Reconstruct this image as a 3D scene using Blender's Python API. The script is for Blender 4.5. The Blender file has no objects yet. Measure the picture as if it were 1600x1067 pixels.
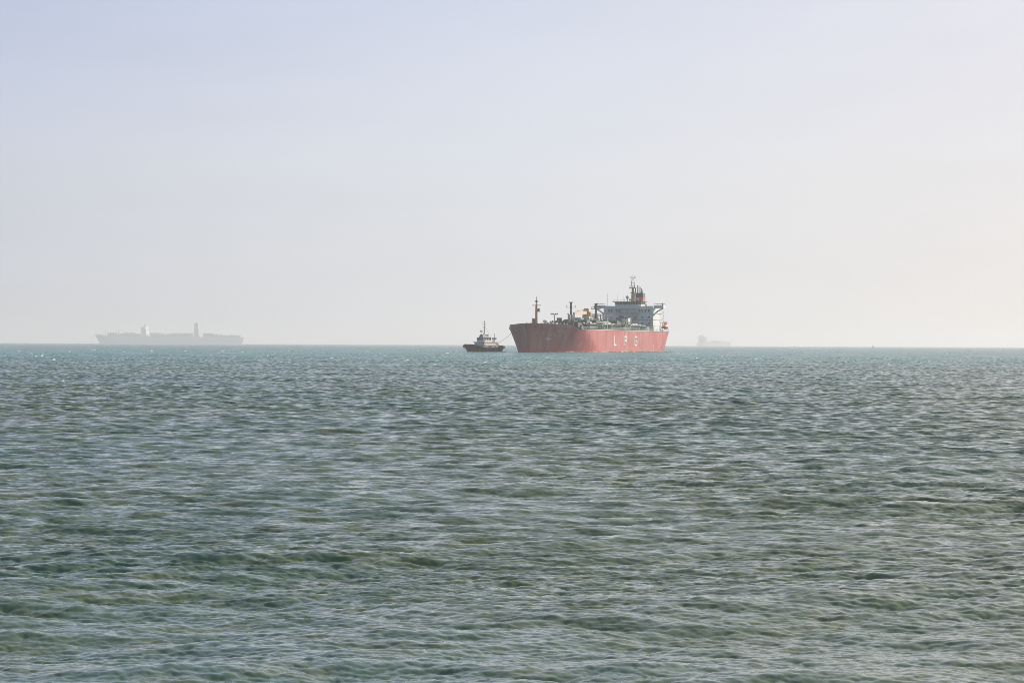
import bpy, math, random
import numpy as np
from mathutils import Vector, Matrix

sc = bpy.context.scene
R = math.radians
random.seed(5)

# ------------------------------------------------------------------ camera
cam_d = bpy.data.cameras.new("camera")
cam_d.sensor_width = 36.0
cam_d.lens = 85.0
cam_d.clip_start = 0.5
cam_d.clip_end = 40000
cam = bpy.data.objects.new("camera", cam_d)
sc.collection.objects.link(cam)
EYE = 3.3
cam.location = (0, 0, EYE)
cam.matrix_world = (Matrix.Translation((0, 0, EYE)) @ Matrix.Rotation(R(90 + 0.07), 4, 'X')
                    @ Matrix.Rotation(R(0.246), 4, 'Z'))
sc.camera = cam

# ------------------------------------------------------------------ sky and sun
SUN_EL, SUN_AZ = 20.0, 48.0            # azimuth clockwise from +Y (towards +X)
world = bpy.data.worlds.new("World")
sc.world = world
world.use_nodes = True
wt = world.node_tree
for n in list(wt.nodes):
    wt.nodes.remove(n)
def wn(t, **kw):
    n = wt.nodes.new(t)
    for k, v in kw.items():
        setattr(n, k, v)
    return n
wo = wn('ShaderNodeOutputWorld')
bg = wn('ShaderNodeBackground')
bg.inputs[1].default_value = 0.1
sky = wn('ShaderNodeTexSky', sky_type='NISHITA', sun_disc=False)
sky.sun_elevation = R(SUN_EL)
sky.sun_rotation = R(SUN_AZ)
sky.dust_density = 3.0
sky.air_density = 1.0
tc = wn('ShaderNodeTexCoord')
sep = wn('ShaderNodeSeparateXYZ')
wt.links.new(tc.outputs['Generated'], sep.inputs[0])
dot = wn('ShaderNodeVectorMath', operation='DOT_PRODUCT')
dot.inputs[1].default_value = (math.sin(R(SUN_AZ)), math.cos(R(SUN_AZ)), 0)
wt.links.new(tc.outputs['Generated'], dot.inputs[0])
def ramp(stops, src, lo, hi):
    mr = wn('ShaderNodeMapRange')
    mr.inputs[1].default_value = lo
    mr.inputs[2].default_value = hi
    wt.links.new(src, mr.inputs[0])
    r = wn('ShaderNodeValToRGB')
    cr = r.color_ramp
    while len(cr.elements) < len(stops):
        cr.elements.new(0.5)
    for e, (p, c) in zip(cr.elements, stops):
        e.position = (p - lo) / (hi - lo)
        e.color = (c[0], c[1], c[2], 1)
    wt.links.new(mr.outputs[0], r.inputs[0])
    return r.outputs[0]
# hazy air low over the sea, brighter and warmer towards the sun
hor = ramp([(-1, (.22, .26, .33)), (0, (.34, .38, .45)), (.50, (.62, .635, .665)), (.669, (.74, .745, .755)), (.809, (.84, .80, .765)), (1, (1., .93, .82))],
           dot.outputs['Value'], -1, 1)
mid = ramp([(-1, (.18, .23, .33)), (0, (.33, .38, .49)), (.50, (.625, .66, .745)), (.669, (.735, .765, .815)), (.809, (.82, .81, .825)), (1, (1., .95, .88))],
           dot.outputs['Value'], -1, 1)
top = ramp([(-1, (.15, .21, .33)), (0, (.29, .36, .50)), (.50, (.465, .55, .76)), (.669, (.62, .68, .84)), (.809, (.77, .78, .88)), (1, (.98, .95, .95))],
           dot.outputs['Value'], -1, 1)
def mixc(a, b, f):
    m = wn('ShaderNodeMix', data_type='RGBA')
    for s, v in ((m.inputs['Factor'], f), (m.inputs[6], a), (m.inputs[7], b)):
        if isinstance(v, (int, float)):
            s.default_value = v
        else:
            wt.links.new(v, s)
    return m.outputs[2]
def mrange(src, a, b, c=0.0, d=1.0, smooth=False):
    mr = wn('ShaderNodeMapRange')
    if smooth:
        mr.interpolation_type = 'SMOOTHSTEP'
    for i, v in enumerate((a, b, c, d)):
        mr.inputs[i + 1].default_value = v
    wt.links.new(src, mr.inputs[0])
    return mr.outputs[0]
z = sep.outputs['Z']
stm = wn('ShaderNodeMapping')
stm.inputs['Scale'].default_value = (3, 3, 26)
wt.links.new(tc.outputs['Generated'], stm.inputs['Vector'])
snz = wn('ShaderNodeTexNoise')
snz.inputs['Scale'].default_value = 1.6
snz.inputs['Detail'].default_value = 4
wt.links.new(stm.outputs[0], snz.inputs['Vector'])
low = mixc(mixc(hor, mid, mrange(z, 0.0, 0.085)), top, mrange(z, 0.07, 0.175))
sc10 = wn('ShaderNodeVectorMath', operation='SCALE')
wt.links.new(mrange(snz.outputs[0], .3, .7, 9.8, 10.2), sc10.inputs['Scale'])
wt.links.new(low, sc10.inputs[0])
skyb = wn('ShaderNodeVectorMath', operation='SCALE')
skyb.inputs['Scale'].default_value = 1.2
wt.links.new(sky.outputs[0], skyb.inputs[0])
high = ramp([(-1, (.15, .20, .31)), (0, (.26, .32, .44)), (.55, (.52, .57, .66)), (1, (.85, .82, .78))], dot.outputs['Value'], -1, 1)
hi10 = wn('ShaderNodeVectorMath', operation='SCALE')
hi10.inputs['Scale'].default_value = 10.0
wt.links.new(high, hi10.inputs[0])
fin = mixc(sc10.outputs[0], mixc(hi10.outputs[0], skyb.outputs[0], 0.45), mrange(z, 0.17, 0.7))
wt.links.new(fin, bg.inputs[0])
wt.links.new(bg.outputs[0], wo.inputs[0])

sl = bpy.data.lights.new("sun", 'SUN')
sl.energy = 5.0
sl.angle = R(0.9)
sl.color = (1.0, 0.88, 0.74)
sun = bpy.data.objects.new("sun", sl)
sc.collection.objects.link(sun)
sd = Vector((math.sin(R(SUN_AZ)) * math.cos(R(SUN_EL)), math.cos(R(SUN_AZ)) * math.cos(R(SUN_EL)), math.sin(R(SUN_EL))))
sun.rotation_euler = sd.to_track_quat('Z', 'Y').to_euler()

vs = sc.view_settings
vs.view_transform = 'Standard'
vs.look = 'None'
vs.exposure = 0.0
vs.gamma = 1.0
sc.render.engine = 'CYCLES'
sc.cycles.use_denoising = True
sc.cycles.filter_width = .8
sc.cycles.max_bounces = 8
sc.cycles.diffuse_bounces = 2
sc.cycles.glossy_bounces = 2
sc.cycles.volume_bounces = 4
sc.cycles.caustics_reflective = False
sc.cycles.caustics_refractive = False

# ------------------------------------------------------------------ materials
def mat(name, col, rough=0.55, metal=0.0, var=0.12, scale=0.6, streak=0.0, streak_col=(.16, .07, .03), spec=0.4):
    m = bpy.data.materials.new(name)
    m.use_nodes = True
    t = m.node_tree
    b = t.nodes['Principled BSDF']
    b.inputs['Roughness'].default_value = rough
    b.inputs['Metallic'].default_value = metal
    b.inputs['Specular IOR Level'].default_value = spec
    tcn = t.nodes.new('ShaderNodeTexCoord')
    nz = t.nodes.new('ShaderNodeTexNoise')
    nz.inputs['Scale'].default_value = scale
    nz.inputs['Detail'].default_value = 4
    t.links.new(tcn.outputs['Object'], nz.inputs['Vector'])
    mx = t.nodes.new('ShaderNodeMix')
    mx.data_type = 'RGBA'
    t.links.new(nz.outputs[0], mx.inputs['Factor'])
    mx.inputs[6].default_value = tuple(max(0, c * (1 - var)) for c in col) + (1,)
    mx.inputs[7].default_value = tuple(min(1, c * (1 + var)) for c in col) + (1,)
    out = mx.outputs[2]
    if streak > 0:
        mp = t.nodes.new('ShaderNodeMapping')
        mp.inputs['Scale'].default_value = (0.9, 0.9, 0.06)
        t.links.new(tcn.outputs['Object'], mp.inputs['Vector'])
        n2 = t.nodes.new('ShaderNodeTexNoise')
        n2.inputs['Scale'].default_value = 1.3
        n2.inputs['Detail'].default_value = 5
        t.links.new(mp.outputs[0], n2.inputs['Vector'])
        mr = t.nodes.new('ShaderNodeMapRange')
        mr.inputs[1].default_value = 0.52
        mr.inputs[2].default_value = 0.72
        mr.inputs[4].default_value = streak
        t.links.new(n2.outputs[0], mr.inputs[0])
        m2 = t.nodes.new('ShaderNodeMix')
        m2.data_type = 'RGBA'
        t.links.new(mr.outputs[0], m2.inputs['Factor'])
        t.links.new(out, m2.inputs[6])
        m2.inputs[7].default_value = streak_col + (1,)
        out = m2.outputs[2]
    t.links.new(out, b.inputs['Base Color'])
    return m

M = dict(
    white=mat('white_paint', (.86, .85, .83), .5, streak=.12, streak_col=(.45, .30, .18)),
    house=mat('house_paint', (.78, .79, .79), .5, streak=.12, streak_col=(.45, .36, .28)),
    beige=mat('buff_paint', (.52, .36, .17), .55, streak=.3),
    peach=mat('crane_paint', (.80, .57, .36), .55, streak=.15),
    cream=mat('cream_paint', (.80, .74, .60), .5, streak=.15),
    brown=mat('brown_paint', (.34, .17, .08), .6, streak=.3),
    black=mat('black_paint', (.022, .022, .026), .5),
    soot=mat('sooty_black', (.045, .045, .06), .6),
    green=mat('deck_green', (.035, .085, .062), .6, streak=.3),
    lgreen=mat('pipe_green', (.06, .14, .10), .5),
    dgrey=mat('dark_grey_paint', (.09, .095, .11), .6),
    grey=mat('grey_paint', (.30, .31, .33), .6, streak=.2),
    lgrey=mat('light_grey_paint', (.58, .58, .56), .5),
    glass=mat('dark_glass', (.03, .05, .07), .12, spec=.6),
    redband=mat('funnel_red', (.55, .05, .07), .5),
    orange=mat('lifeboat_orange', (.62, .10, .08), .5),
    rust=mat('rusty_steel', (.20, .10, .06), .8, var=.4, scale=2),
    rubber=mat('fender_rubber', (.022, .024, .026), .85, var=.3, scale=3),
    tughull=mat('tug_hull_black', (.018, .020, .026), .5, streak=.1, streak_col=(.10, .10, .12)),
    tugwall=mat('tug_bulwark', (.12, .12, .15), .6, streak=.2, streak_col=(.2, .19, .19)),
    rope=mat('mooring_rope', (.16, .15, .14), .9),
    foam=mat('foam_white', (.93, .94, .94), .9, var=.06, scale=3),
    steel=mat('dull_steel', (.22, .22, .23), .5),
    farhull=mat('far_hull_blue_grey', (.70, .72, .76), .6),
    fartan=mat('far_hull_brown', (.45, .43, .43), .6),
)

_t = M['foam'].node_tree
_tr = _t.nodes.new('ShaderNodeBsdfTranslucent'); _tr.inputs[0].default_value = (.9, .9, .9, 1)
_mx = _t.nodes.new('ShaderNodeMixShader'); _mx.inputs[0].default_value = .75
_t.links.new(_t.nodes['Principled BSDF'].outputs[0], _mx.inputs[1]); _t.links.new(_tr.outputs[0], _mx.inputs[2])
_t.links.new(_mx.outputs[0], _t.nodes['Material Output'].inputs['Surface'])

# red hull: chalky red topsides, brighter boot top, tide marks and streaks
def hull_material():
    m = bpy.data.materials.new('hull_red')
    m.use_nodes = True
    t = m.node_tree
    b = t.nodes['Principled BSDF']
    b.inputs['Roughness'].default_value = .62
    b.inputs['Specular IOR Level'].default_value = .3
    N = t.nodes.new
    L = t.links.new
    tcn = N('ShaderNodeTexCoord')
    sp = N('ShaderNodeSeparateXYZ')
    L(tcn.outputs['Object'], sp.inputs[0])
    def noise(scale, mapping, detail=4):
        mp = N('ShaderNodeMapping')
        mp.inputs['Scale'].default_value = mapping
        L(tcn.outputs['Object'], mp.inputs['Vector'])
        n = N('ShaderNodeTexNoise')
        n.inputs['Scale'].default_value = scale
        n.inputs['Detail'].default_value = detail
        L(mp.outputs[0], n.inputs['Vector'])
        return n.outputs[0]
    def mr(src, a, b_, c=0., d=1.):
        r = N('ShaderNodeMapRange')
        for i, v in enumerate((a, b_, c, d)):
            r.inputs[i + 1].default_value = v
        L(src, r.inputs[0])
        return r.outputs[0]
    def mix(a, b_, f):
        x = N('ShaderNodeMix')
        x.data_type = 'RGBA'
        for s, v in ((x.inputs['Factor'], f), (x.inputs[6], a), (x.inputs[7], b_)):
            if isinstance(v, tuple):
                s.default_value = v + (1,)
            elif isinstance(v, float):
                s.default_value = v
            else:
                L(v, s)
        return x.outputs[2]
    c = mix((.42, .055, .06), (.57, .12, .12), mr(noise(.12, (1, 1, 1)), .35, .65))
    c = mix(c, (.72, .36, .33), mr(noise(1.0, (.35, .35, .03), 6), .48, .76, 0, .55))   # chalky streaks
    c = mix(c, (.30, .10, .07), mr(noise(1.6, (.5, .5, .05), 6), .54, .76, 0, .7))        # rust streaks
    z_ = sp.outputs['Z']
    wob = N('ShaderNodeMath'); wob.operation = 'MULTIPLY_ADD'
    L(noise(.3, (1, 1, 1)), wob.inputs[0]); wob.inputs[1].default_value = .8; L(z_, wob.inputs[2])
    c = mix((.58, .09, .08), c, mr(wob.outputs[0], 1.5, 1.9))                              # boot top
    L(c, b.inputs['Base Color'])
    return m
M['hull'] = hull_material()

# ------------------------------------------------------------------ mesh helpers
class MB:
    def __init__(self):
        self.v, self.f = [], []
    def _add(self, vs, fs):
        o = len(self.v)
        self.v += [tuple(v) for v in vs]
        self.f += [tuple(i + o for i in f) for f in fs]
        return self
    def box(self, x0, x1, y0, y1, z0, z1, ch=0.0):
        if ch <= 0:
            vs = [(x, y, z_) for z_ in (z0, z1) for x, y in ((x0, y0), (x1, y0), (x1, y1), (x0, y1))]
            return self._add(vs, [(3, 2, 1, 0), (4, 5, 6, 7), (0, 1, 5, 4), (1, 2, 6, 5), (2, 3, 7, 6), (3, 0, 4, 7)])
        ring = [(x0 + ch, y0), (x1 - ch, y0), (x1, y0 + ch), (x1, y1 - ch), (x1 - ch, y1), (x0 + ch, y1), (x0, y1 - ch), (x0, y0 + ch)]
        return self.prism(ring, z0, z1)
    def prism(self, ring, z0, z1, top=None):
        n = len(ring)
        top = top or ring
        vs = [(x, y, z0) for x, y in ring] + [(x, y, z1) for x, y in top]
        fs = [tuple(range(n))[::-1], tuple(range(n, 2 * n))] + [(i, (i + 1) % n, n + (i + 1) % n, n + i) for i in range(n)]
        return self._add(vs, fs)
    def tube(self, p, q, r0, r1=None, n=8):
        r1 = r0 if r1 is None else r1
        p, q = Vector(p), Vector(q)
        d = (q - p).normalized()
        a = d.cross(Vector((0, 0, 1)) if abs(d.z) < .9 else Vector((1, 0, 0))).normalized()
        b = d.cross(a)
        vs = []
        for c, r in ((p, r0), (q, r1)):
            for i in range(n):
                t = 2 * math.pi * i / n
                vs.append(c + (a * math.cos(t) + b * math.sin(t)) * r)
        fs = [(i, (i + 1) % n, n + (i + 1) % n, n + i) for i in range(n)] + [tuple(range(n))[::-1], tuple(range(n, 2 * n))]
        return self._add(vs, fs)
    def lathe(self, prof, c=(0, 0), n=12):
        vs, fs = [], []
        for r, z_ in prof:
            for i in range(n):
                t = 2 * math.pi * i / n
                vs.append((c[0] + r * math.cos(t), c[1] + r * math.sin(t), z_))
        for j in range(len(prof) - 1):
            for i in range(n):
                fs.append((j * n + i, j * n + (i + 1) % n, (j + 1) * n + (i + 1) % n, (j + 1) * n + i))
        fs.append(tuple(range(n))[::-1])
        fs.append(tuple(range((len(prof) - 1) * n, len(prof) * n)))
        return self._add(vs, fs)
    def ball(self, c, r, n=10):
        prof = [(max(.02, r * math.sin(math.pi * i / 6)), c[2] - r * math.cos(math.pi * i / 6)) for i in range(7)]
        return self.lathe(prof, (c[0], c[1]), n)
    def bar(self, p, q, w, h):
        """rectangular bar from p to q"""
        p, q = Vector(p), Vector(q)
        d = (q - p).normalized()
        a = d.cross(Vector((0, 0, 1)) if abs(d.z) < .95 else Vector((1, 0, 0))).normalized()
        b = a.cross(d)
        vs = [c + a * sx * w / 2 + b * sy * h / 2 for c in (p, q) for sx, sy in ((-1, -1), (1, -1), (1, 1), (-1, 1))]
        return self._add(vs, [(3, 2, 1, 0), (4, 5, 6, 7), (0, 1, 5, 4), (1, 2, 6, 5), (2, 3, 7, 6), (3, 0, 4, 7)])
    def build(self, name, m, parent=None, smooth=False, label=None):
        me = bpy.data.meshes.new(name)
        me.from_pydata(self.v, [], self.f)
        me.materials.append(M[m] if isinstance(m, str) else m)
        if smooth:
            me.polygons.foreach_set('use_smooth', [True] * len(me.polygons))
            me.set_sharp_from_angle(angle=R(35))
        o = bpy.data.objects.new(name, me)
        sc.collection.objects.link(o)
        o.parent = parent
        if label:
            o['label'] = label
        return o

def thing(name, label, cat, loc=(0, 0, 0), rz=0, group=None):
    o = bpy.data.objects.new(name, None)
    sc.collection.objects.link(o)
    o.location = loc
    o.rotation_euler = (0, 0, rz)
    o['label'] = label
    o['category'] = cat
    if group:
        o['group'] = group
    return o

def grid_mesh(name, rows, m, parent, smooth=True, close_top=True):
    """rows: list of rings (equal length lists of points), lofted; each ring open"""
    n = len(rows[0])
    vs = [p for r_ in rows for p in r_]
    fs = []
    for j in range(len(rows) - 1):
        for i in range(n - 1):
            fs.append((j * n + i, j * n + i + 1, (j + 1) * n + i + 1, (j + 1) * n + i))
    mb = MB()
    mb._add(vs, fs)
    return mb, fs

# ------------------------------------------------------------------ sea
H = EYE
def band(N, L, lmin, lmax, slope, wd, power, seed, pk=2.0):
    rng = np.random.default_rng(seed)
    k1 = 2 * np.pi * np.fft.fftfreq(N, L / N)
    kx, ky = np.meshgrid(k1, k1, indexing='ij')
    k = np.hypot(kx, ky)
    k[0, 0] = 1
    lam = 2 * np.pi / k
    amp = k ** (-pk)
    c = np.abs((kx * math.cos(wd) + ky * math.sin(wd)) / k)
    amp *= c ** power + 0.04
    amp *= 1 / (1 + (lmin / lam) ** 8) * 1 / (1 + (lam / lmax) ** 6)
    amp[0, 0] = 0
    h = np.fft.fft2(rng.standard_normal((N, N))) * amp
    sx = np.fft.ifft2(1j * kx * h).real
    sy = np.fft.ifft2(1j * ky * h).real
    s = slope / math.sqrt((sx ** 2 + sy ** 2).mean())
    h = h * s
    z_ = np.fft.ifft2(h).real
    dx = np.fft.ifft2(-1j * kx / k * h).real
    dy = np.fft.ifft2(-1j * ky / k * h).real
    conv = np.fft.ifft2(k * h).real           # crest sharpness
    return dict(N=N, L=L, f=[a.astype(np.float32) for a in (z_, dx, dy, conv)])
def sample(b, X, Y, rot):
    c, s = math.cos(rot), math.sin(rot)
    u = (X * c + Y * s) / b['L'] * b['N']
    v = (-X * s + Y * c) / b['L'] * b['N']
    iu = np.floor(u); iv = np.floor(v)
    fu = (u - iu).astype(np.float32); fv = (v - iv).astype(np.float32)
    n = b['N']
    i0 = iu.astype(np.int64) % n; j0 = iv.astype(np.int64) % n
    i1 = (i0 + 1) % n; j1 = (j0 + 1) % n
    w00 = (1 - fu) * (1 - fv); w10 = fu * (1 - fv); w01 = (1 - fu) * fv; w11 = fu * fv
    out = [a[i0, j0] * w00 + a[i1, j0] * w10 + a[i0, j1] * w01 + a[i1, j1] * w11 for a in b['f']]
    z_, du, dv, cv = out
    return z_, du * c - dv * s, du * s + dv * c, cv

WD = R(97)
A_SL, B_SL, C_SL = .108, .165, .13
bA = band(1024, 151.0, .5, 2.3, A_SL, WD, 1.1, 11, 2.2)
bB = band(1024, 27.0, .11, .5, B_SL, WD, .4, 12, 1.75)
bC = band(512, 7.7, .05, .14, C_SL, WD, .3, 13, 1.9)
bG = band(512, 900.0, 7.0, 45.0, .05, R(60), .3, 17, 2.0)
bA2 = band(512, 613.0, 2.5, 11.0, .05, WD + R(14), 2.0, 14, 2.3)

G_RMS = float(bG['f'][0].std())
def sea_height(X, Y, dr):
    X = X.ravel(); Y = Y.ravel(); dr = dr.ravel()
    wA = np.clip((1.2 - dr) / .8, 0, 1).astype(np.float32)
    wA2 = np.clip((2.2 - dr) / 1.4, 0, 1).astype(np.float32)
    wB = np.clip((.28 - dr) / .18, 0, 1).astype(np.float32)
    wC = np.clip((.06 - dr) / .03, 0, 1).astype(np.float32)
    a = sample(bA, X, Y, 0.0)
    a2 = sample(bA2, X, Y, 0.0)
    b = sample(bB, X, Y, R(9))
    c = sample(bC, X, Y, R(-17))
    g = sample(bG, X, Y, 0.0)[0]
    g = np.clip(1.0 + .15 * g / G_RMS, .45, 1.6).astype(np.float32)      # gusts: rougher and smoother patches
    wB = wB * g; wC = wC * g
    z_ = a[0] * wA + a2[0] * wA2 + b[0] * wB + c[0] * wC
    ch = 0.85
    dx = ch * (a[1] * wA + a2[1] * wA2 + b[1] * wB + c[1] * wC)
    dy = ch * (a[2] * wA + a2[2] * wA2 + b[2] * wB + c[2] * wC)
    lost = g * np.sqrt((1 - np.minimum(1, wC / g)) * C_SL ** 2 + (1 - np.minimum(1, wB / g)) * B_SL ** 2 + (1 - wA) * A_SL ** 2)
    crest = a[3] * wA + .6 * b[3] * wB
    return z_, dx, dy, lost, crest

def make_sea():
    rs = [11.0]
    while rs[-1] < 12600:
        d = rs[-1]
        k = .00125 + .00085 * min(1, max(0, d - 45) / 40) if d < 100 else .0021 + .0045 * min(1, max(0, d - 700) / 2300)
        rs.append(d * (1 + k))
    rs = np.array(rs)
    th_in = np.linspace(-.262, .262, 1180)
    outer = .262 + np.geomspace(.002, 1.1, 70)
    th = np.concatenate([-outer[::-1], th_in, outer])
    RR, TT = np.meshgrid(rs, th, indexing='ij')
    X = RR * np.sin(TT); Y = RR * np.cos(TT)
    dr = np.gradient(rs)[:, None] * np.ones_like(TT)
    dt = (np.gradient(th)[None, :] * RR)
    dr = np.maximum(dr, dt * .7)
    z_, dx, dy, lost, crest = sea_height(X, Y, dr)
    co = np.stack([X.ravel() + dx, Y.ravel() + dy, z_], 1).astype(np.float32)
    nr, nc = RR.shape
    idx = np.arange(nr * nc, dtype=np.int32).reshape(nr, nc)
    q = np.stack([idx[:-1, :-1], idx[:-1, 1:], idx[1:, 1:], idx[1:, :-1]], -1).reshape(-1, 4)
    me = bpy.data.meshes.new('sea')
    me.vertices.add(nr * nc)
    me.vertices.foreach_set('co', co.ravel())
    nq = len(q)
    me.loops.add(nq * 4)
    me.loops.foreach_set('vertex_index', q.ravel())
    me.polygons.add(nq)
    me.polygons.foreach_set('loop_start', np.arange(0, nq * 4, 4, dtype=np.int32))
    me.polygons.foreach_set('use_smooth', np.ones(nq, dtype=bool))
    me.update(calc_edges=True)
    at = me.attributes.new('chop', 'FLOAT', 'POINT')
    at.data.foreach_set('value', lost.astype(np.float32))
    at = me.attributes.new('crest', 'FLOAT', 'POINT')
    at.data.foreach_set('value', crest.astype(np.float32))
    print('sea verts', nr, nc, 'rms z', float(z_.std()), 'crest pct', np.percentile(crest, [50, 90, 99, 99.9]))
    o = bpy.data.objects.new('sea', me)
    sc.collection.objects.link(o)
    o['kind'] = 'structure'
    o['label'] = 'choppy grey-green sea reaching to the hazy horizon'

    m = bpy.data.materials.new('sea_water')
    m.use_nodes = True
    t = m.node_tree
    N = t.nodes.new
    Lk = t.links.new
    b = t.nodes['Principled BSDF']
    b.inputs['IOR'].default_value = 1.333
    b.inputs['Roughness'].default_value = .04
    geo = N('ShaderNodeNewGeometry')
    pos = geo.outputs['Position']
    sp = N('ShaderNodeSeparateXYZ'); Lk(pos, sp.inputs[0])
    def noise(scale, mp_, detail=3, col=False):
        mp = N('ShaderNodeMapping'); mp.inputs['Scale'].default_value = mp_
        Lk(pos, mp.inputs['Vector'])
        n = N('ShaderNodeTexNoise'); n.inputs['Scale'].default_value = scale; n.inputs['Detail'].default_value = detail
        Lk(mp.outputs[0], n.inputs['Vector'])
        return n.outputs['Color'] if col else n.outputs[0]
    def mr(src, a, b_, c=0., d=1.):
        r = N('ShaderNodeMapRange')
        for i, v in enumerate((a, b_, c, d)):
            r.inputs[i + 1].default_value = v
        Lk(src, r.inputs[0])
        return r.outputs[0]
    def mix(a, b_, f):
        x = N('ShaderNodeMix'); x.data_type = 'RGBA'
        for s, v in ((x.inputs['Factor'], f), (x.inputs[6], a), (x.inputs[7], b_)):
            if isinstance(v, tuple): s.default_value = v + (1,)
            elif isinstance(v, (int, float)): s.default_value = v
            else: Lk(v, s)
        return x.outputs[2]
    OL, TE, BR, FT = WATER
    c = mix(TE, OL, mr(noise(.05, (1, .45, 1)), .25, .75))
    c = mix(c, OL, mr(noise(.9, (1, .8, 1), 3), .50, .62, 0, .5))
    c = mix(c, BR, mr(noise(.012, (1, .5, 1), 2), .50, .70, 0, .4))
    c = mix(c, FT, mr(sp.outputs['Y'], 330, 620))
    c = mix(c, FT, mr(sp.outputs['Y'], 40, 330, 0, .25))
    # foam on the sharpest crests
    at = N('ShaderNodeAttribute'); at.attribute_name = 'crest'
    mul = N('ShaderNodeMath'); mul.operation = 'MULTIPLY'
    Lk(mr(at.outputs['Fac'], .95, 1.25), mul.inputs[0]); Lk(mr(noise(3.0, (1, 1, 1), 5), .45, .62), mul.inputs[1])
    fm = mul.outputs[0]
    c = mix(c, (.75, .76, .75), fm)
    Lk(c, b.inputs['Base Color'])
    rr = mix((.04,) * 3, (.7,) * 3, fm)
    Lk(rr, b.inputs['Roughness'])
    # short chop finer than the mesh
    ca = N('ShaderNodeAttribute'); ca.attribute_name = 'chop'
    nv = N('ShaderNodeVectorMath'); nv.operation = 'SUBTRACT'
    Lk(noise(2.2, (.8, 1, 1), 3, True), nv.inputs[0]); nv.inputs[1].default_value = (.5, .5, .5)
    n2 = N('ShaderNodeVectorMath'); n2.operation = 'MULTIPLY'
    Lk(nv.outputs[0], n2.inputs[0]); n2.inputs[1].default_value = (CHOP * .7, CHOP, 0)
    nb = N('ShaderNodeVectorMath'); nb.operation = 'ADD'
    Lk(n2.outputs[0], nb.inputs[0]); nb.inputs[1].default_value = (0, -VIEW_TILT, 0)   # shading normals tilted towards the camera, so distant water mirrors less sky
    n3 = N('ShaderNodeVectorMath'); n3.operation = 'SCALE'
    Lk(nb.outputs[0], n3.inputs[0]); Lk(ca.outputs['Fac'], n3.inputs['Scale'])
    n4 = N('ShaderNodeVectorMath'); n4.operation = 'ADD'
    Lk(geo.outputs['Normal'], n4.inputs[0]); Lk(n3.outputs[0], n4.inputs[1])
    n5 = N('ShaderNodeVectorMath'); n5.operation = 'NORMALIZE'; Lk(n4.outputs[0], n5.inputs[0])
    Lk(n5.outputs[0], b.inputs['Normal'])
    me.materials.append(m)
    return o
# olive, teal, silt-brown and offshore teal water body colours
WATER = ((.142, .165, .045), (.065, .155, .12), (.18, .14, .12), (.02, .25, .19))
CHOP = 6.0
VIEW_TILT = .76
make_sea()

# breaking crests too far off for the sheet's own foam: little ragged ridges of foam
def foam_patch(mb, x, y, w, h, dep, seed):
    rg = random.Random(seed)
    n = max(5, int(w / .35))
    pts = []
    for i in range(n + 1):
        u = i / n
        e = math.sin(math.pi * u) ** .6
        hh = h * e * rg.uniform(.35, 1)
        yy = y + rg.uniform(-.25, .25) * dep + .25 * math.sin(u * 5 + seed) * dep
        xx = x + (u - .5) * w
        dd = dep * (.3 + .7 * e) * rg.uniform(.6, 1)
        pts.append([(xx, yy - dd, -.06), (xx, yy - dd * .35, hh * .75), (xx, yy, hh)])
    vs = [p for r_ in pts for p in r_]
    fs = [(i * 3 + j, (i + 1) * 3 + j, (i + 1) * 3 + j + 1, i * 3 + j + 1) for i in range(n) for j in range(2)]
    mb._add(vs, fs)

# ------------------------------------------------------------------ hull builder
def smooth01(u):
    u = max(0., min(1., u))
    return u * u * (3 - 2 * u)

def hull_rows(L, zs, half, stem, stern, deckz, nst=46):
    """port half from stem to stern then starboard back: rings at constant level fraction"""
    rows = []
    for zi in range(len(zs)):
        ring_p, ring_s = [], []
        for i in range(nst):
            u = i / (nst - 1)
            u = .5 * (1 - math.cos(math.pi * u)) * .6 + u * .4
            v = zs[zi]
            x0, x1 = stem(v), stern(v)
            x = x0 + (x1 - x0) * u
            zz = v * deckz(x) if v > 0 else v * 6
            y = half(x - x0, x1 - x, v)
            ring_p.append((x, -y, zz))
            ring_s.append((x, y, zz))
        rows.append(ring_p + ring_s[::-1])
    return rows

# ------------------------------------------------------------------ gas carrier
SA = 16.7
lpg = thing('gas_carrier', 'large red-hulled gas carrier with white bridge aft, towed by the small tug', 'ship',
            (7.5, 1010, 0), R(90 - SA))
LWL = 200.0
B2 = 17.0
def c_half(t, s, v):
    vv = max(0, v)
    Lf = 52 - 16 * vv
    ex = 1.0 - .09 * vv ** 1.1
    u = min(1, max(0, t) / Lf)
    y = B2 * (1 - (1 - u) ** 2) ** ex
    Ls = 46 - 22 * vv
    w = .50 + .12 * vv ** .7
    u2 = min(1, max(0, s) / Ls)
    y *= w + (1 - w) * (1 - (1 - u2) ** 2.2) ** .8
    return y
def c_deck(x):
    # main deck level 9.75; raised forecastle with a gentle sheer
    z_ = 9.75 + .35 * smooth01((x - 150) / 50)
    return z_ + .95 * smooth01((22 - x) / 6) + .5 * max(0, (16 - x) / 18) ** 1.4
def c_stem(v):
    return -2.6 * max(0, v) ** 1.3 + (0 if v >= 0 else -1.0)
def c_stern(v):
    return LWL + 1.0 * max(0, v) ** .8 - (6 if v < 0 else 0)
levels = [-1, -.3, 0, .1, .22, .36, .5, .64, .78, .9, 1.0]
rows = hull_rows(LWL, levels, c_half, c_stem, c_stern, c_deck, 90)
mb, _ = grid_mesh('hull', rows, 'hull', lpg)
n = len(rows[0])
for j in range(len(rows) - 1):       # transom
    a0, a1 = j * n + n // 2 - 1, j * n + n // 2
hull = mb.build('hull', 'hull', lpg, smooth=True)
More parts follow.
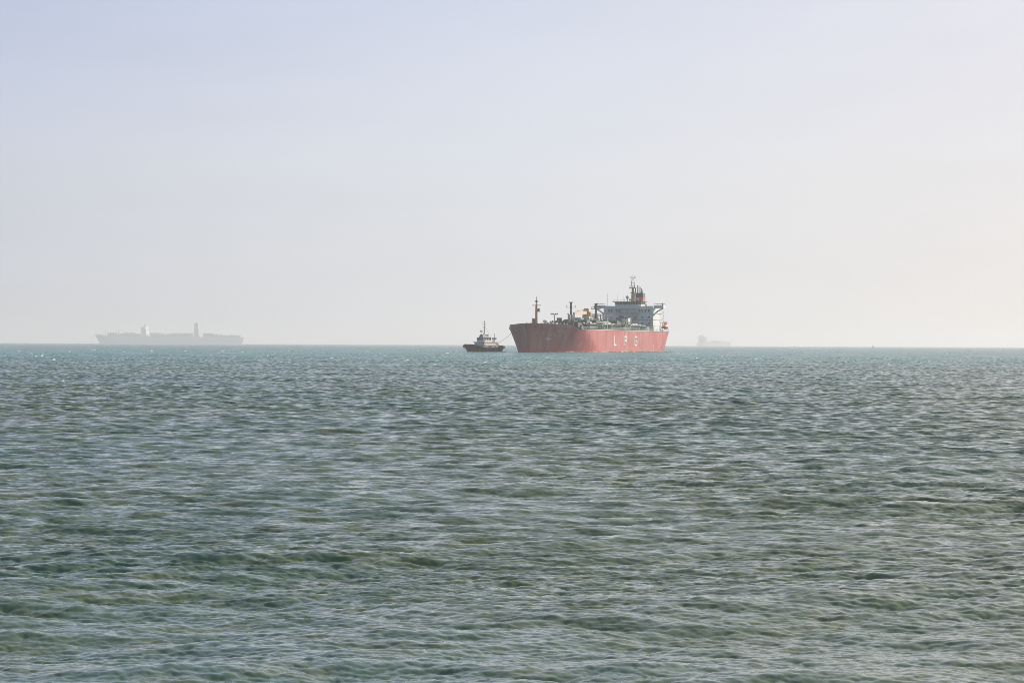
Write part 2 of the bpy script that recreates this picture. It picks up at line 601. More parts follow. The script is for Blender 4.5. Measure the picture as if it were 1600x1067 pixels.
# deck plating, following the hull's top edge but let down inside it
mbd = MB()
top_ring = rows[-1]
k = len(top_ring) // 2
for i in range(k - 1):
    p0, p1 = top_ring[i], top_ring[i + 1]
    s0, s1 = top_ring[-1 - i], top_ring[-2 - i]
    f = lambda p: (p[0] + (.12 if i == 0 and p in (p0, s0) else 0), p[1] * .985, p[2] - .35)
    mbd._add([f(p0), f(p1), f(s1), f(s0)], [(0, 1, 2, 3)])
mbd.build('deck', 'green', lpg)
# forecastle bulwark with a proud cap rail
mbb = MB(); mbc = MB()
for side in (1, -1):
    pts = [(p[0], side * abs(p[1]), p[2]) for p in top_ring[:k] if p[0] < 22]
    for p, q in zip(pts, pts[1:]):
        hp = .9 * smooth01((22 - p[0]) / 7); hq = .9 * smooth01((22 - q[0]) / 7)
        mbb._add([p, q, (q[0], q[1] * 1.004, q[2] + hq), (p[0], p[1] * 1.004, p[2] + hp)], [(0, 1, 2, 3)])
        mbc.bar((p[0], p[1] * 1.004, p[2] + hp), (q[0], q[1] * 1.004, q[2] + hq), .3, .18)
mbb.build('bulwark', 'hull', lpg)
mbc.build('cap_rail', 'dgrey', lpg)

# rubbing line of the deck edge (light sheer strake) on the main deck
mbs = MB()
for side in (1, -1):
    pts = [(p[0], side * abs(p[1]), p[2]) for p in top_ring[:k] if 22 < p[0] < 203]
    mbs = MB()
    for p, q in zip(pts, pts[1:]):
        mbs.bar((p[0], p[1] * 1.003, p[2] + .06), (q[0], q[1] * 1.003, q[2] + .06), .22, .28)
    mbs.build('deck_edge', 'lgrey', lpg)
# guard rails: stanchions and wires round the main deck
for side in (1, -1):
    mbr = MB()
    pts = [(p[0], side * abs(p[1]) * .99, p[2]) for p in top_ring[:k] if 22 < p[0] < 206]
    xs = [23 + 3.0 * i for i in range(60)]
    def at_x(x):
        for p, q in zip(pts, pts[1:]):
            if p[0] <= x <= q[0]:
                u = (x - p[0]) / (q[0] - p[0])
                return tuple(p[i] + (q[i] - p[i]) * u for i in range(3))
        return pts[0] if x < pts[0][0] else pts[-1]
    prev = None
    for x in xs:
        p = at_x(x)
        mbr.tube(p, (p[0], p[1], p[2] + 1.15), .05, n=4)
        if prev:
            for dz in (.6, 1.15):
                mbr.tube((prev[0], prev[1], prev[2] + dz), (p[0], p[1], p[2] + dz), .045, n=4)
        prev = p
    mbr.build('guard_rail', 'lgrey', lpg)
# forecastle break: dark bulkhead with lockers
mb = MB()
mb.box(47.5, 51, -9.5, 9.5, 9.4, 11.9, .4)
mb.box(43, 50, -9, -3, 11.0, 12.9, .3)
mb.box(44, 49.5, 3, 8.5, 11.0, 12.6, .3)
mb.build('forecastle_house', 'soot', lpg)
for (x, y) in ((40.5, -7.5), (46.5, -6), (40, 5), (45.5, 1)):
    MB().lathe([(.35, 9.4), (.35, 13.0), (.75, 13.2), (.8, 13.6), (.5, 13.9)], (x, y), 10).build('mushroom_vent', 'dgrey', lpg)

# name on the bow, two short lines too small to read: rows of letter-like marks
def port_y(x, z_):
    v = max(0, min(1, z_ / c_deck(x)))
    x0, x1 = c_stem(v), c_stern(v)
    return -c_half(x - x0, x1 - x, v)
mb = MB()
rg = random.Random(3)
for z0, xs0, xs1, hh in ((8.2, 10.6, 15.0, .85), (6.9, 7.5, 15.0, .75)):
    x = xs0
    while x < xs1:
        w = rg.uniform(.45, .75)
        y0, y1 = port_y(x, z0), port_y(x + w, z0)
        y0t, y1t = port_y(x, z0 + hh), port_y(x + w, z0 + hh)
        o_ = .07
        mb = MB()
        mb._add([(x, y0 - o_, z0), (x + .2, y0 - o_ - .01, z0), (x + .2, y0t - o_ - .01, z0 + hh), (x, y0t - o_, z0 + hh)], [(0, 1, 2, 3)])
        if rg.random() < .8:
            zz = z0 + hh * rg.choice((.0, .4, .78))
            ya, yb = port_y(x, zz), port_y(x + w, zz)
            mb._add([(x, ya - o_ - .02, zz), (x + w, yb - o_ - .02, zz), (x + w, yb - o_ - .02, zz + .2), (x, ya - o_ - .02, zz + .2)], [(0, 1, 2, 3)])
        mb.build('name_letter', 'lgrey', hull)
        x += w + .35

# LPG letters on the port side
def letter(ch, x0, x1, z0, z1):
    mb = MB()
    s = .95
    y0, y1 = -B2 - .06, -B2 - .005
    w = x1 - x0
    if ch == 'L':
        mb.box(x0, x0 + s, y0, y1, z0, z1)
        mb.box(x0 + s, x1, y0, y1, z0, z0 + s * .8)
    elif ch == 'P':
        mb.box(x0, x0 + s, y0, y1, z0, z1)
        zm = z0 + (z1 - z0) * .45
        mb.box(x0 + s, x1 - .5, y0, y1, z1 - s * .7, z1)
        mb.box(x0 + s, x1 - .5, y0, y1, zm, zm + s * .7)
        mb.box(x1 - s, x1, y0 - .005, y1, zm + .4, z1 - .4)
    else:
        mb.box(x0, x0 + s, y0, y1, z0 + .5, z1 - .5)
        mb.box(x0 + .4, x1 - .4, y0 - .005, y1, z1 - s * .75, z1)
        mb.box(x0 + .4, x1 - .4, y0 - .005, y1, z0, z0 + s * .75)
        mb.box(x1 - s, x1, y0 - .01, y1, z0 + .4, z0 + (z1 - z0) * .5)
        mb.box(x0 + w * .5, x1, y0 - .015, y1, z0 + (z1 - z0) * .42, z0 + (z1 - z0) * .42 + s * .7)
        mb.box(x1 - s, x1, y0 - .01, y1, z1 - 1.5, z1 - .4)
    return mb.build('letter', 'white', hull, label='white capital letter ' + ch)
letter('L', 75.2, 79.6, 2.9, 7.5)
letter('P', 94.6, 99.0, 2.9, 7.4)
letter('G', 113.6, 118.6, 2.9, 7.4)
# draught marks and small marks near the water
mb = MB()
for x in (100.5, 150.5):
    mb = MB().box(x + .6, x + .75, -B2 - .05, -B2 - .01, .4, 3.9)
    for i in range(6):
        mb.box(x, x + .65, -B2 - .05, -B2 - .01, .5 + i * .55, .78 + i * .55)
    mb.build('draught_mark', 'white', hull)
# anchor in its pocket on the port bow
ax, az = 6.3, 6.3
ay = port_y(ax, az)
mb = MB()
mb.bar((ax, ay - .35, az + 1.6), (ax, ay - .1, az - 1.0), .35, .35)
mb.bar((ax - 1.3, ay + .2, az - .4), (ax, ay - .15, az - 1.1), .35, .4)
mb.bar((ax + 1.3, ay - .9, az - .4), (ax, ay - .15, az - 1.1), .35, .4)
mb.lathe([(.5, az + 1.3), (.62, az + 1.7), (.5, az + 2.1)], (ax, ay), 10)
mb.build('anchor', 'lgrey', hull)

# ---- foremast
fm = MB().tube((9.6, 0, 11), (9.6, 0, 20.5), .62, .38, 10).tube((9.6, 0, 20.5), (9.6, 0, 23.6), .14, .08, 6) \
    .build('foremast', 'beige', lpg, smooth=True)
mb = MB()
mb.bar((9.6, -1.9, 19.8), (9.6, 1.9, 19.8), .35, .3)
mb.bar((8.6, 0, 19.3), (10.6, 0, 19.3), .3, .25)
mb.build('crossbar', 'brown', fm)
MB().ball((9.6, 0, 21.5), .55).build('mast_lamp', 'soot', fm)
mb = MB()
mb.box(9.9, 11.9, -1.4, 0, 17.1, 17.3).box(10.2, 11.6, -1.1, -.2, 17.3, 18.6, .15)
mb.build('radar_platform', 'brown', fm)
mb = MB()
mb.box(8.2, 9.8, 0, 1.6, 11, 14.2, .2)
mb.build('mast_locker', 'brown', fm)
mb = MB()
for i in range(22):
    zz = 11.2 + i * .4
    mb.bar((8.9, -.3, zz), (8.9, .3, zz), .05, .05)
mb.bar((8.9, -.3, 11), (8.9, -.3, 19.8), .06, .06).bar((8.9, .3, 11), (8.9, .3, 19.8), .06, .06)
mb.build('ladder', 'beige', fm)
# foredeck gear
mb = MB()
def winch(mb, x, y, z0=11.0):
    mb.box(x - 1.4, x + 1.4, y - 1.8, y + 1.8, z0 - .3, z0 + .25)
    mb.tube((x, y - 1.6, z0 + 1.0), (x, y + 1.6, z0 + 1.0), .5, n=10)
    for yy in (-1.7, -.2, 1.5):
        mb.tube((x, y + yy, z0 + 1.0), (x, y + yy + .22, z0 + 1.0), .95, n=12)
for x, y in ((18, -5), (18, 5)):
    m_ = MB(); winch(m_, x, y, 10.9); m_.build('windlass', 'lgrey', lpg)
for x, y in ((26, -6), (27, 3), (34, -5)):
    m_ = MB(); winch(m_, x, y, 10.7); m_.build('mooring_winch', 'dgrey', lpg)
mb = MB()
for x, y in ((5, -4.0), (5, 4.0), (13, -9.5), (13, 9.5), (30, -13), (30, 13)):
    mb = MB().box(x - 1, x + 1, y - .45, y + .45, c_deck(x) - .4, c_deck(x) - .2)
    for d in (-.5, .5):
        mb.lathe([(.3, c_deck(x) - .3), (.3, c_deck(x) + .6), (.42, c_deck(x) + .7), (.42, c_deck(x) + .85)], (x + d, y), 8)
    mb.build('bollard', 'black', lpg)
MB().lathe([(.12, 10.8), (.10, 14.4)], (3.4, 0), 6).build('jackstaff', 'dgrey', lpg)
for x, y, z1 in ((15.5, -2.0, 13.3), (20.5, -1.0, 12.9)):
    MB().tube((x, y, 10.5), (x, y, z1 - .8), .45, n=10).tube((x, y, z1 - .5), (x - .9, y - .3, z1 - .3), .6, .75, 12).build('cowl_vent', 'white', lpg)
# floodlight post behind the forecastle
fp = MB().tube((37.5, 0, 10.6), (37.5, 0, 16.3), .22, .16, 8).build('floodlight_post', 'lgreen', lpg)
mb = MB()
mb.bar((37.5, -1.4, 16.3), (37.5, 1.4, 16.3), .2, .2)
for y in (-1.3, 1.3, -.5, .5):
    mb.box(37.1, 37.7, y - .28, y + .28, 16.3, 16.85)
mb.build('floodlight', 'dgrey', fp)
mb = MB()
for y in (-1.7, 1.7):
    mb.tube((37.5, y, 10.6), (37.5, y, 12.2), .07, n=4)
for zz in (11.4, 12.2):
    mb.tube((37.5, -1.7, zz), (37.5, 1.7, zz), .06, n=4)
mb.tube((33, -1.7, 12.2), (42, -1.7, 12.2), .06, n=4)
mb.build('post_rail', 'lgrey', fp)

# ---- cargo deck: trunk, domes, pipes, gangway
mb = MB()
mb.box(54, 164, -11.5, 11.5, 9.3, 11.6, .6)
mb.build('tank_trunk', 'green', lpg)
for x, hw in ((62, 7.5), (92, 8.5), (120, 8.5), (148, 8.0)):
    MB().prism([(x - hw, -5), (x + hw, -5), (x + hw, 5), (x - hw, 5)], 11.6, 13.1,
             [(x - hw + .8, -4.2), (x + hw - .8, -4.2), (x + hw - .8, 4.2), (x - hw + .8, 4.2)]).build('tank_dome', 'green', lpg)
for x in (66, 97, 125, 152):
    m_ = MB()
    m_.lathe([(2.0, 13.0), (2.0, 13.9), (1.7, 14.3), (.9, 14.6)], (x, 2.0), 14)
    m_.build('tank_hatch', 'lgreen', lpg, smooth=True)
rg = random.Random(9)
for y, zz, r_ in ((-10.2, 12.5, .32), (-9.1, 12.5, .26), (-8.0, 12.7, .4), (-6.6, 13.3, .3), (-5.4, 13.7, .3), (6, 13.5, .35), (7.5, 13.2, .3), (9, 12.7, .3)):
    m_ = MB()
    m_.tube((55 + rg.uniform(0, 6), y, zz), (163, y, zz), r_, n=8)
    x = 58
    while x < 162:
        m_.box(x - .15, x + .15, y - .15, y + .15, 11.55, zz)
        m_.tube((x - .2, y, zz), (x + .2, y, zz), r_ * 1.5, n=8)
        x += 6.5
    m_.build('cargo_pipe', 'lgreen' if rg.random() < .75 else 'dgrey', lpg)
# elevated gangway with handrails
mb = MB()
mb.box(56, 165, -3.6, -2.0, 13.75, 13.95)
for x in range(57, 165, 4):
    for y in (-3.6, -2.0):
        mb.tube((x, y, 13.95), (x, y, 15.05), .06, n=4)
        mb.tube((x, y, 11.5), (x, y, 13.75), .09, n=4)
for y in (-3.6, -2.0):
    for zz in (14.5, 15.05):
        mb.tube((57, y, zz), (165, y, zz), .055, n=4)
mb.build('gangway', 'lgreen', lpg)
# port side outboard fence and lockers in green
mb = MB()
for x in range(56, 165, 3):
    mb.box(x, x + .16, -14.2, -14.0, 9.6, 12.0)
mb.box(56, 165, -14.2, -14.02, 11.9, 12.1)
mb.box(56, 165, -14.2, -14.02, 10.9, 11.0)
mb.build('pipe_rack', 'lgreen', lpg)
for (x0, x1, y0, y1, z0, z1, mm) in ((58, 62, -9, -6, 11.6, 14.2, 'dgrey'), (70, 73, -13, -10.5, 9.6, 12.8, 'lgreen'),
        (76.5, 84, -8.5, -5, 11.6, 14.2, 'green'), (86, 89, 2, 5, 13, 15.6, 'lgrey'), (112, 117, -9.0, -5.6, 11.6, 14.4, 'green'),
        (137, 143, -8, -2, 13, 16.2, 'dgrey'), (129, 133, 4, 8, 11.6, 14.8, 'green'), (60, 61, -1, 0, 13, 16.5, 'lgrey'), (84, 88, -13.4, -11, 9.6, 12.2, 'green'),
        (150, 158, -13.6, -12, 9.6, 12.0, 'lgrey'), (66, 68, 5, 7, 12, 15.2, 'dgrey')):
    MB().box(x0, x1, y0, y1, z0, z1, .25).build('deck_locker', mm, lpg)
# cargo compressor house, lit pale
mb = MB().box(126, 130.5, -11, -7.5, 11.6, 13.0, .2).box(126, 130.5, -10.8, -7.7, 14.0, 15.7, .15)
for x in (126.6, 129.8):
    for y in (-10.5, -8):
        mb.box(x - .15, x + .15, y - .15, y + .15, 13.2, 14.0)
mb.build('compressor_house', 'cream', lpg)
# manifold amidships: row of transverse pipes with flanges
mb = MB()
for i in range(7):
    x = 101 + i * 1.7
    mb.tube((x, -15.6, 12.2), (x, 15.6, 12.2), .32, n=8)
    for s in (-1, 1):
        mb.tube((x, s * 15.2, 12.2), (x, s * 15.8, 12.2), .55, n=10)
for s in (-1, 1):
    mb.box(99.5, 113, s * 15 - .3, s * 15 + .3, 9.7, 11.7)
mb.build('cargo_manifold', 'lgreen', lpg)
# dark lattice walkway frame behind vent mast two
mb = MB()
for zz in (16.8, 17.6):
    mb.bar((116, 6, zz), (150, 6, zz), .3, .25)
    mb.bar((116, 3, zz), (150, 3, zz), .3, .25)
for i in range(12):
    x = 116 + i * 3
    mb.bar((x, 6, 16.8), (x, 6, 17.6), .2, .2)
    if i % 2 == 0:
        mb.bar((x, 3, 12), (x, 3, 17.6), .35, .35)
        mb.bar((x, 6, 12), (x, 6, 17.6), .35, .35)
        if i < 11:
            mb.bar((x, 6, 13), (x + 3, 6, 16.8), .18, .18)
mb.build('pipe_gantry', 'soot', lpg)
for (x, y, z1) in ((64.7, 0, 22.2), (108.3, 0, 22.2)):
    vm = MB().tube((x, y, 11.6), (x, y, z1 - 1.0), .5, .42, 12).tube((x, y, z1 - 1.0), (x, y, z1), .45, .85, 12).build('vent_mast', 'black', lpg, smooth=True)
    mb = MB()
    mb.bar((x, y - 2.2, z1 - 2.4), (x, y + 2.2, z1 - 2.4), .5, .2)
    for yy in (-2.1, 2.1):
        mb.tube((x, y + yy, z1 - 2.4), (x, y + yy, z1 - 1.5), .07, n=4)
    mb.tube((x, y - 2.1, z1 - 1.5), (x, y + 2.1, z1 - 1.5), .06, n=4)
    mb.build('vent_platform', 'black', vm)
    mb = MB()
    for i in range(4):
        a_ = i * math.pi / 2 + .7
        mb.tube((x + .4 * math.cos(a_), y + .4 * math.sin(a_), 16.4), (x + 2.4 * math.cos(a_), y + 2.4 * math.sin(a_), 13.0), .14, n=5)
    mb.build('brace', 'soot', vm)
# hose crane: boom stowed pointing forward
cr = MB().tube((91.1, 0, 11.6), (91.1, 0, 15.4), 1.15, 1.05, 14).build('crane', 'lgreen', lpg, smooth=True)
mb = MB()
mb.prism([(89.7, -1.6), (92.6, -1.6), (92.6, 1.6), (89.7, 1.6)], 15.4, 19.3, [(90.6, -1.3), (92.3, -1.3), (92.3, 1.3), (90.6, 1.3)])
mb.build('crane_house', 'peach', cr)
MB().box(91.0, 92.2, -1.9, -1.62, 16.3, 18.3).build('cab_window', 'brown', cr)
MB()._add([(91.0, -.7, 17.0), (91.0, .7, 17.0), (91.0, .7, 18.6), (91.0, -.7, 18.6), (69.5, -.4, 16.9), (69.5, .4, 16.9), (69.5, .4, 17.7), (69.5, -.4, 17.7)],
          [(0, 1, 2, 3), (7, 6, 5, 4), (0, 4, 5, 1), (1, 5, 6, 2), (2, 6, 7, 3), (3, 7, 4, 0)]).build('crane_boom', 'peach', cr)
mb = MB()
mb.tube((91, -.3, 19.4), (72, -.2, 18.1), .06, n=4).tube((91, .3, 19.4), (72, .2, 18.1), .06, n=4)
mb.box(90.6, 92.2, -.9, .9, 19.3, 19.7)
mb.build('crane_rigging', 'brown', cr)
mb = MB().tube((70.3, 0, 11.6), (70.3, 0, 16.8), .18, n=6).bar((70.3, -.9, 16.8), (70.3, .9, 16.8), .3, .2)
mb.build('boom_rest', 'lgreen', lpg)
# slim white light posts on the port side
for x, zt in ((74.6, 15.6), (110.0, 15.3)):
    p = MB().tube((x, -14, 9.5), (x, -14, zt), .26, .2, 8).build('light_post', 'white', lpg)
    MB().bar((x, -15.0, zt), (x, -13, zt), .22, .16).build('post_lamp', 'lgrey', p)
# tall slim standpipes on the cargo deck
for (x, y, z1) in ((57, -3, 16.4), (58.6, -3, 17.0), (61, -8, 15.5), (71, 3, 17.1), (76, -4, 16.2), (84, 6, 16.0), (98, -6, 15.9), (119, -6, 15.8), (135, -10, 15.4)):
    MB().tube((x, y, 11.6), (x, y, z1 - .5), .2, n=6).tube((x, y, z1 - .5), (x, y, z1), .42, .42, 8).build('standpipe', 'lgrey', lpg)

# ---- accommodation
house = MB()
HX = 170.0
house.box(HX, HX + 15, -12.4, 12.4, 9.3, 21.9, .15)
house = house.build('superstructure', 'house', lpg)
MB().box(HX - .05, HX + 15.3, -12.55, 12.55, 21.9, 22.15).build('roof_edge', 'grey', house)
# deck lines and ledges
mb = MB()
for zz in (12.4, 15.4, 18.5):
    MB().box(HX - .14, HX - .003, -12.54, 12.4, zz, zz + .16).box(HX, HX + 15, -12.54, -12.403, zz, zz + .16).build('deck_line', 'grey', house)
for y in (9.8, 8.3, 5.9, 4.7, -5.6, -7.0, -8.6, -10.2):
    MB().box(HX - .12, HX + .1, y - .42, y + .42, 19.3, 20.5).build('window', 'glass', house)
for zz in (16.3, 13.3):
    for y in (8.6, 4.2, 2.4, -.4, -3.2, -7.0, -10.4):
        MB().box(HX - .10, HX + .1, y - .33, y + .33, zz, zz + .95).build('window', 'glass', house)
MB().box(HX - .3, HX - .004, 2.5, 4.0, 14.4, 17.6).build('door', 'dgrey', house)
# front recess frame with stairs and pale green machinery
mb = MB()
for y in (4.8, 1.6, -1.6, -5.0):
    mb.box(HX - .9, HX - .15, y - .12, y + .12, 11.6, 18.9)
mb.box(HX - 1.1, HX - .15, -5.1, 4.9, 18.9, 19.15)
mb.build('stair_frame', 'house', house)
for (x, z0, z1) in ((3.5, 12.3, 15.3), (-2.2, 15.5, 18.4), (-8, 11.7, 14.9)):
    MB().bar((HX - .7, x, z0), (HX - .7, x - 3.4, z1), .7, .3).build('stairway', 'grey', house)
# bridge wings with curved brackets
for s in (1, -1):
    w = MB()
    w.box(HX + .2, HX + 5.2, min(s * 12.6, s * 17.4), max(s * 12.6, s * 17.4), 21.0, 21.35)
    w.box(HX + .2, HX + .4, min(s * 12.6, s * 17.4), max(s * 12.6, s * 17.4), 21.35, 22.45)
    w.box(HX + 5.0, HX + 5.2, min(s * 12.6, s * 17.4), max(s * 12.6, s * 17.4), 21.35, 22.45)
    w.box(HX + .4, HX + 5.0, min(s * 17.2, s * 17.4), max(s * 17.2, s * 17.4), 21.35, 22.45)
    wing = w.build('bridge_wing', 'house', lpg)
    b_ = MB()
    pts = []
    for i in range(9):
        u = i / 8
        pts.append((s * (12.5 + 4.4 * u), 17.6 + 3.4 * u ** .6))
    for p, q in zip(pts, pts[1:]):
        b_.bar((HX + 1.4, p[0], p[1]), (HX + 1.4, q[0], q[1]), 1.4, .55)
    b_.build('wing_bracket', 'house', wing)
    for x in (HX + .3, HX + 5.1):
        r_ = MB()
        r_.tube((x, s * 12.6, 23.2), (x, s * 17.3, 23.2), .06, n=4)
        for y in (13.2, 14.6, 16, 17.3):
            r_.tube((x, s * y, 22.4), (x, s * y, 23.2), .05, n=4)
        r_.build('wing_rail', 'lgrey', wing)
    MB().lathe([(.25, 22.4), (.25, 23.0), (.45, 23.1), (.45, 23.6)], (HX + 2.5, s * 16.4), 8).build('pelorus', 'rust', wing)
# wheelhouse
wh = MB()
ring = [(HX - .6, -6.4), (HX + 8, -6.4), (HX + 8, 6.4), (HX - .6, 6.4), (HX - 1.4, 5.2), (HX - 1.4, -5.2)]
wh.prism(ring, 22.15, 22.9)
wh = wh.build('wheelhouse', 'house', lpg)
ring_i = [(x + (.12 if x < HX else -.1), y * .985) for x, y in ring]
ring_o = [(x - (.35 if x < HX else 0), y * 1.04) for x, y in ring]
MB().prism(ring_i, 22.9, 24.0, ring_o).build('bridge_window', 'glass', wh)
for y in [-5.2 + 1.3 * i for i in range(9)]:
    MB().bar((HX - 1.34, y, 22.9), (HX - 1.78, y, 24.0), .16, .14).build('window_mullion', 'lgrey', wh)
MB().prism([(x - (.9 if x < HX else -.4), y * 1.12) for x, y in ring], 24.0, 24.25,
           [(x - (1.3 if x < HX else -.6), y * 1.2) for x, y in ring]).build('roof', 'lgreen', wh)
mb = MB()
for y in [-7 + 1.4 * i for i in range(11)]:
    mb.tube((HX - 2, y, 24.2), (HX - 2, y, 25.2), .05, n=4)
mb.tube((HX - 2, -7, 25.2), (HX - 2, 7, 25.2), .05, n=4)
mb.build('roof_rail', 'lgrey', wh)
# lower bridge front screen
MB().box(HX - 2.2, HX - 1.5, -7.2, 7.2, 20.9, 22.1, .1).build('bridge_front', 'house', wh)
for (y, z1, r_) in ((5.5, 28.0, .07), (-2.2, 26.8, .06), (2.5, 27.5, .05)):
    MB().tube((HX + 1, y, 24.2), (HX + 1, y, z1), r_, n=5).build('antenna', 'dgrey', wh)
MB().tube((HX + 2, 1.0, 24.2), (HX + 2, 1.0, 25.8), .2, n=6).ball((HX + 2, 1.0, 26.4), .85, 12).build('satellite_dome', 'lgrey', wh, smooth=True)
MB().tube((HX + 1, -.6, 24.2), (HX + 1, -.6, 24.9), .2, n=6).ball((HX + 1, -.6, 25.2), .5, 10).build('satellite_dome', 'lgreen', wh, smooth=True)
MB().tube((HX + 10, 13, 22.1), (HX + 10, 13, 28.6), .05, n=4).build('antenna', 'lgrey', lpg)
# radar mast
rx = HX + 9
rm = MB().tube((rx, 0, 22.1), (rx, 0, 31.3), 1.0, .55, 12)
rm = rm.build('radar_mast', 'beige', lpg, smooth=True)
MB().tube((rx, -1.4, 23), (rx, -1.0, 29.5), .3, .22, 8).build('mast_pipe', 'peach', rm)
MB().box(rx - 1.4, rx + 1.4, -1.7, 1.7, 30.9, 31.2).build('mast_platform', 'brown', rm)
mb = MB()
for s in (-1, 1):
    mb.tube((rx, s * .9, 31.2), (rx, s * .45, 35.8), .14, .10, 6)
for zz in (32.4, 33.6, 34.8):
    mb.bar((rx, -.8, zz), (rx, .8, zz), .14, .14)
mb.tube((rx, 0, 34.8), (rx, 0, 37.6), .13, .08, 6)
mb.build('topmast', 'rust', rm)
mb = MB()
mb.bar((rx, -1.6, 36.1), (rx, 1.6, 36.1), .18, .14)
for y in (-1.5, -.8, .8, 1.5):
    mb.tube((rx, y, 36.1), (rx, y, 36.9), .09, n=5)
mb.build('yard', 'dgrey', rm)
MB().bar((rx - 1.2, -1.5, 31.9), (rx - 1.2, 1.5, 31.9), .3, .35).tube((rx - 1.2, 0, 31.2), (rx - 1.2, 0, 31.9), .2).build('radar_scanner', 'lgrey', rm)
MB().bar((rx - 1.0, -1.1, 28.6), (rx - 1.0, 1.1, 28.6), .8, .25).build('mast_step', 'brown', rm)
# funnel
fx = 188.5
MB().box(fx - 3, fx + 9, -6.5, 4.0, 9.5, 21.0, .2).build('engine_casing', 'white', lpg)
fn = MB().box(fx, fx + 6.5, -2.6, 1.9, 20.9, 25.0, .7).build('funnel', 'lgreen', lpg)
MB().box(fx - .05, fx + 6.55, -2.65, 1.95, 25.0, 26.8, .7).build('funnel_band', 'redband', fn)
MB().lathe([(.55, 25.25), (.62, 25.9), (.55, 26.5)], (fx + .2, -.4), 10).build('funnel_emblem', 'lgrey', fn)
MB().box(fx, fx + 6.5, -2.6, 1.9, 26.8, 28.9, .7).build('funnel_top', 'soot', fn)
for (x, y, z1, r_, mm) in ((fx + 1.4, 1.3, 31.6, .26, 'dgrey'), (fx + 1.6, .2, 32.6, .42, 'white'), (fx + 3.4, -.5, 32.0, .36, 'white'), (fx + 1.8, -1.7, 31.2, .22, 'dgrey'), (fx + 4.6, -1.6, 30.4, .22, 'grey')):
    MB().tube((x, y, 28.8), (x, y, z1), r_, n=8).build('exhaust_pipe', mm, fn)
MB().box(fx + 1, fx + 5, -4.4, -2.75, 21, 23.6, .3).build('funnel_annex', 'lgrey', fn)
# aft decks seen past the house side: platforms, ladders, davit, lifeboat
mb = MB()
for zz in (12.4, 15.4, 18.5):
    mb.box(185.02, 188, -13.6, 12, zz, zz + .2)
    mb.tube((188, -13.6, zz + 1.2), (185.2, -13.6, zz + 1.2), .06, n=4)
    for x in (185.4, 188):
        mb.tube((x, -13.5, zz), (x, -13.5, zz + 1.2), .06, n=4)
for x, y in ((187.8, -13.4), (187.8, 11.8)):
    mb.box(x - .09, x + .09, y - .09, y + .09, 9.5, 20)
mb.build('aft_platform', 'white', lpg)
for x in (188.5, 194.0):
    MB().bar((x, -11.3, 9.7), (x, -11.6, 14.2), .35, .35).bar((x, -11.6, 14.2), (x, -14.4, 14.6), .35, .35).build('davit', 'white', lpg)
lb_rows = []
for i in range(13):
    u = i / 12
    x = 187.6 + 7.0 * u
    w = 1.45 * (math.sin(math.pi * (u * .92 + .04)) ** .45)
    ring = []
    for j in range(13):
        a_ = 2 * math.pi * j / 12
        ring.append((x, -13.4 + w * math.cos(a_), 12.3 + (1.35 if math.sin(a_) > 0 else 1.5) * w / 1.45 * math.sin(a_)))
    lb_rows.append(ring)
mb, _ = grid_mesh('x', lb_rows, 'orange', lpg)
mb._add(lb_rows[0][:-1], [tuple(range(12))])
mb._add(lb_rows[-1][:-1], [tuple(range(12))[::-1]])
mb.box(191.6, 193.6, -14.0, -12.8, 13.3, 14.2, .2)
mb.build('lifeboat', 'orange', lpg, smooth=True)
for x in (177, 180.5):
    MB().tube((x, -14.4, 10.9), (x + 1.6, -14.4, 10.9), .55, n=10).build('liferaft', 'white', lpg)
for (x, y, z1) in ((190, -10, 13.5), (193, -9, 12.4), (197, -8, 13.2), (200, -7, 12.6), (203, -9, 12.2)):
    MB().box(x, x + 1.4, y, y + 1.6, 9.8, z1, .2).build('aft_ventilator', 'rust', lpg)
for x, y in ((200, -9), (203, 4)):
    m_ = MB(); winch(m_, x, y, 10.2); m_.build('mooring_winch', 'white', lpg)
MB().tube((206.2, 0, 10), (206.2, 0, 14.5), .1, .07, 6).build('flagstaff', 'white', lpg)
mb = MB()
for i in range(8):
    mb.tube((190 + i * 2, -12.6 + i * .55, 9.9), (190 + i * 2, -12.6 + i * .55, 11.2), .07, n=4)
mb.tube((190, -12.6, 11.2), (204, -8.7, 11.2), .06, n=4)
mb.build('stern_rail', 'white', lpg)

# ------------------------------------------------------------------ tug
TA = 28.0
tug = thing('tugboat', 'small black-hulled tug with white wheelhouse and mast, off the red ship\'s bow', 'tugboat',
            (-18.4, 1050, 0), R(90 - TA))
TL, TB = 26.0, 4.2
def t_half(t, s, v):
    vv = max(0, v)
    u = min(1, max(0, t) / (8.5 - 3 * vv))
    y = TB * (1 - (1 - u) ** 2) ** (.75 - .25 * vv)
    u2 = min(1, max(0, s) / (5 - 1.5 * vv))
    return y * (.55 + .45 * (1 - (1 - u2) ** 2) ** .6)
def t_deck(x):
    return 1.95 + .95 * max(0, (9 - x) / 9) ** 1.5 + .35 * max(0, (x - 19) / 6) ** 2
t_stem = lambda v: -1.1 * max(0, v)
t_stern = lambda v: TL - 1.5 + 1.5 * max(0, v) ** .7
trows = hull_rows(TL, [-.4, 0, .25, .5, .75, 1], t_half, t_stem, t_stern, t_deck, 34)
mb, _ = grid_mesh('x', trows, 'tughull', tug)
thull = mb.build('hull', 'tughull', tug, smooth=True)
tr = trows[-1]
k = len(tr) // 2
mb = MB()
for i in range(k - 1):
    g = lambda p: (p[0], p[1] * .98, p[2] - .25)
    mb._add([g(tr[i]), g(tr[i + 1]), g(tr[-2 - i]), g(tr[-1 - i])], [(0, 1, 2, 3)])
mb.build('deck', 'dgrey', tug)
mb = MB()
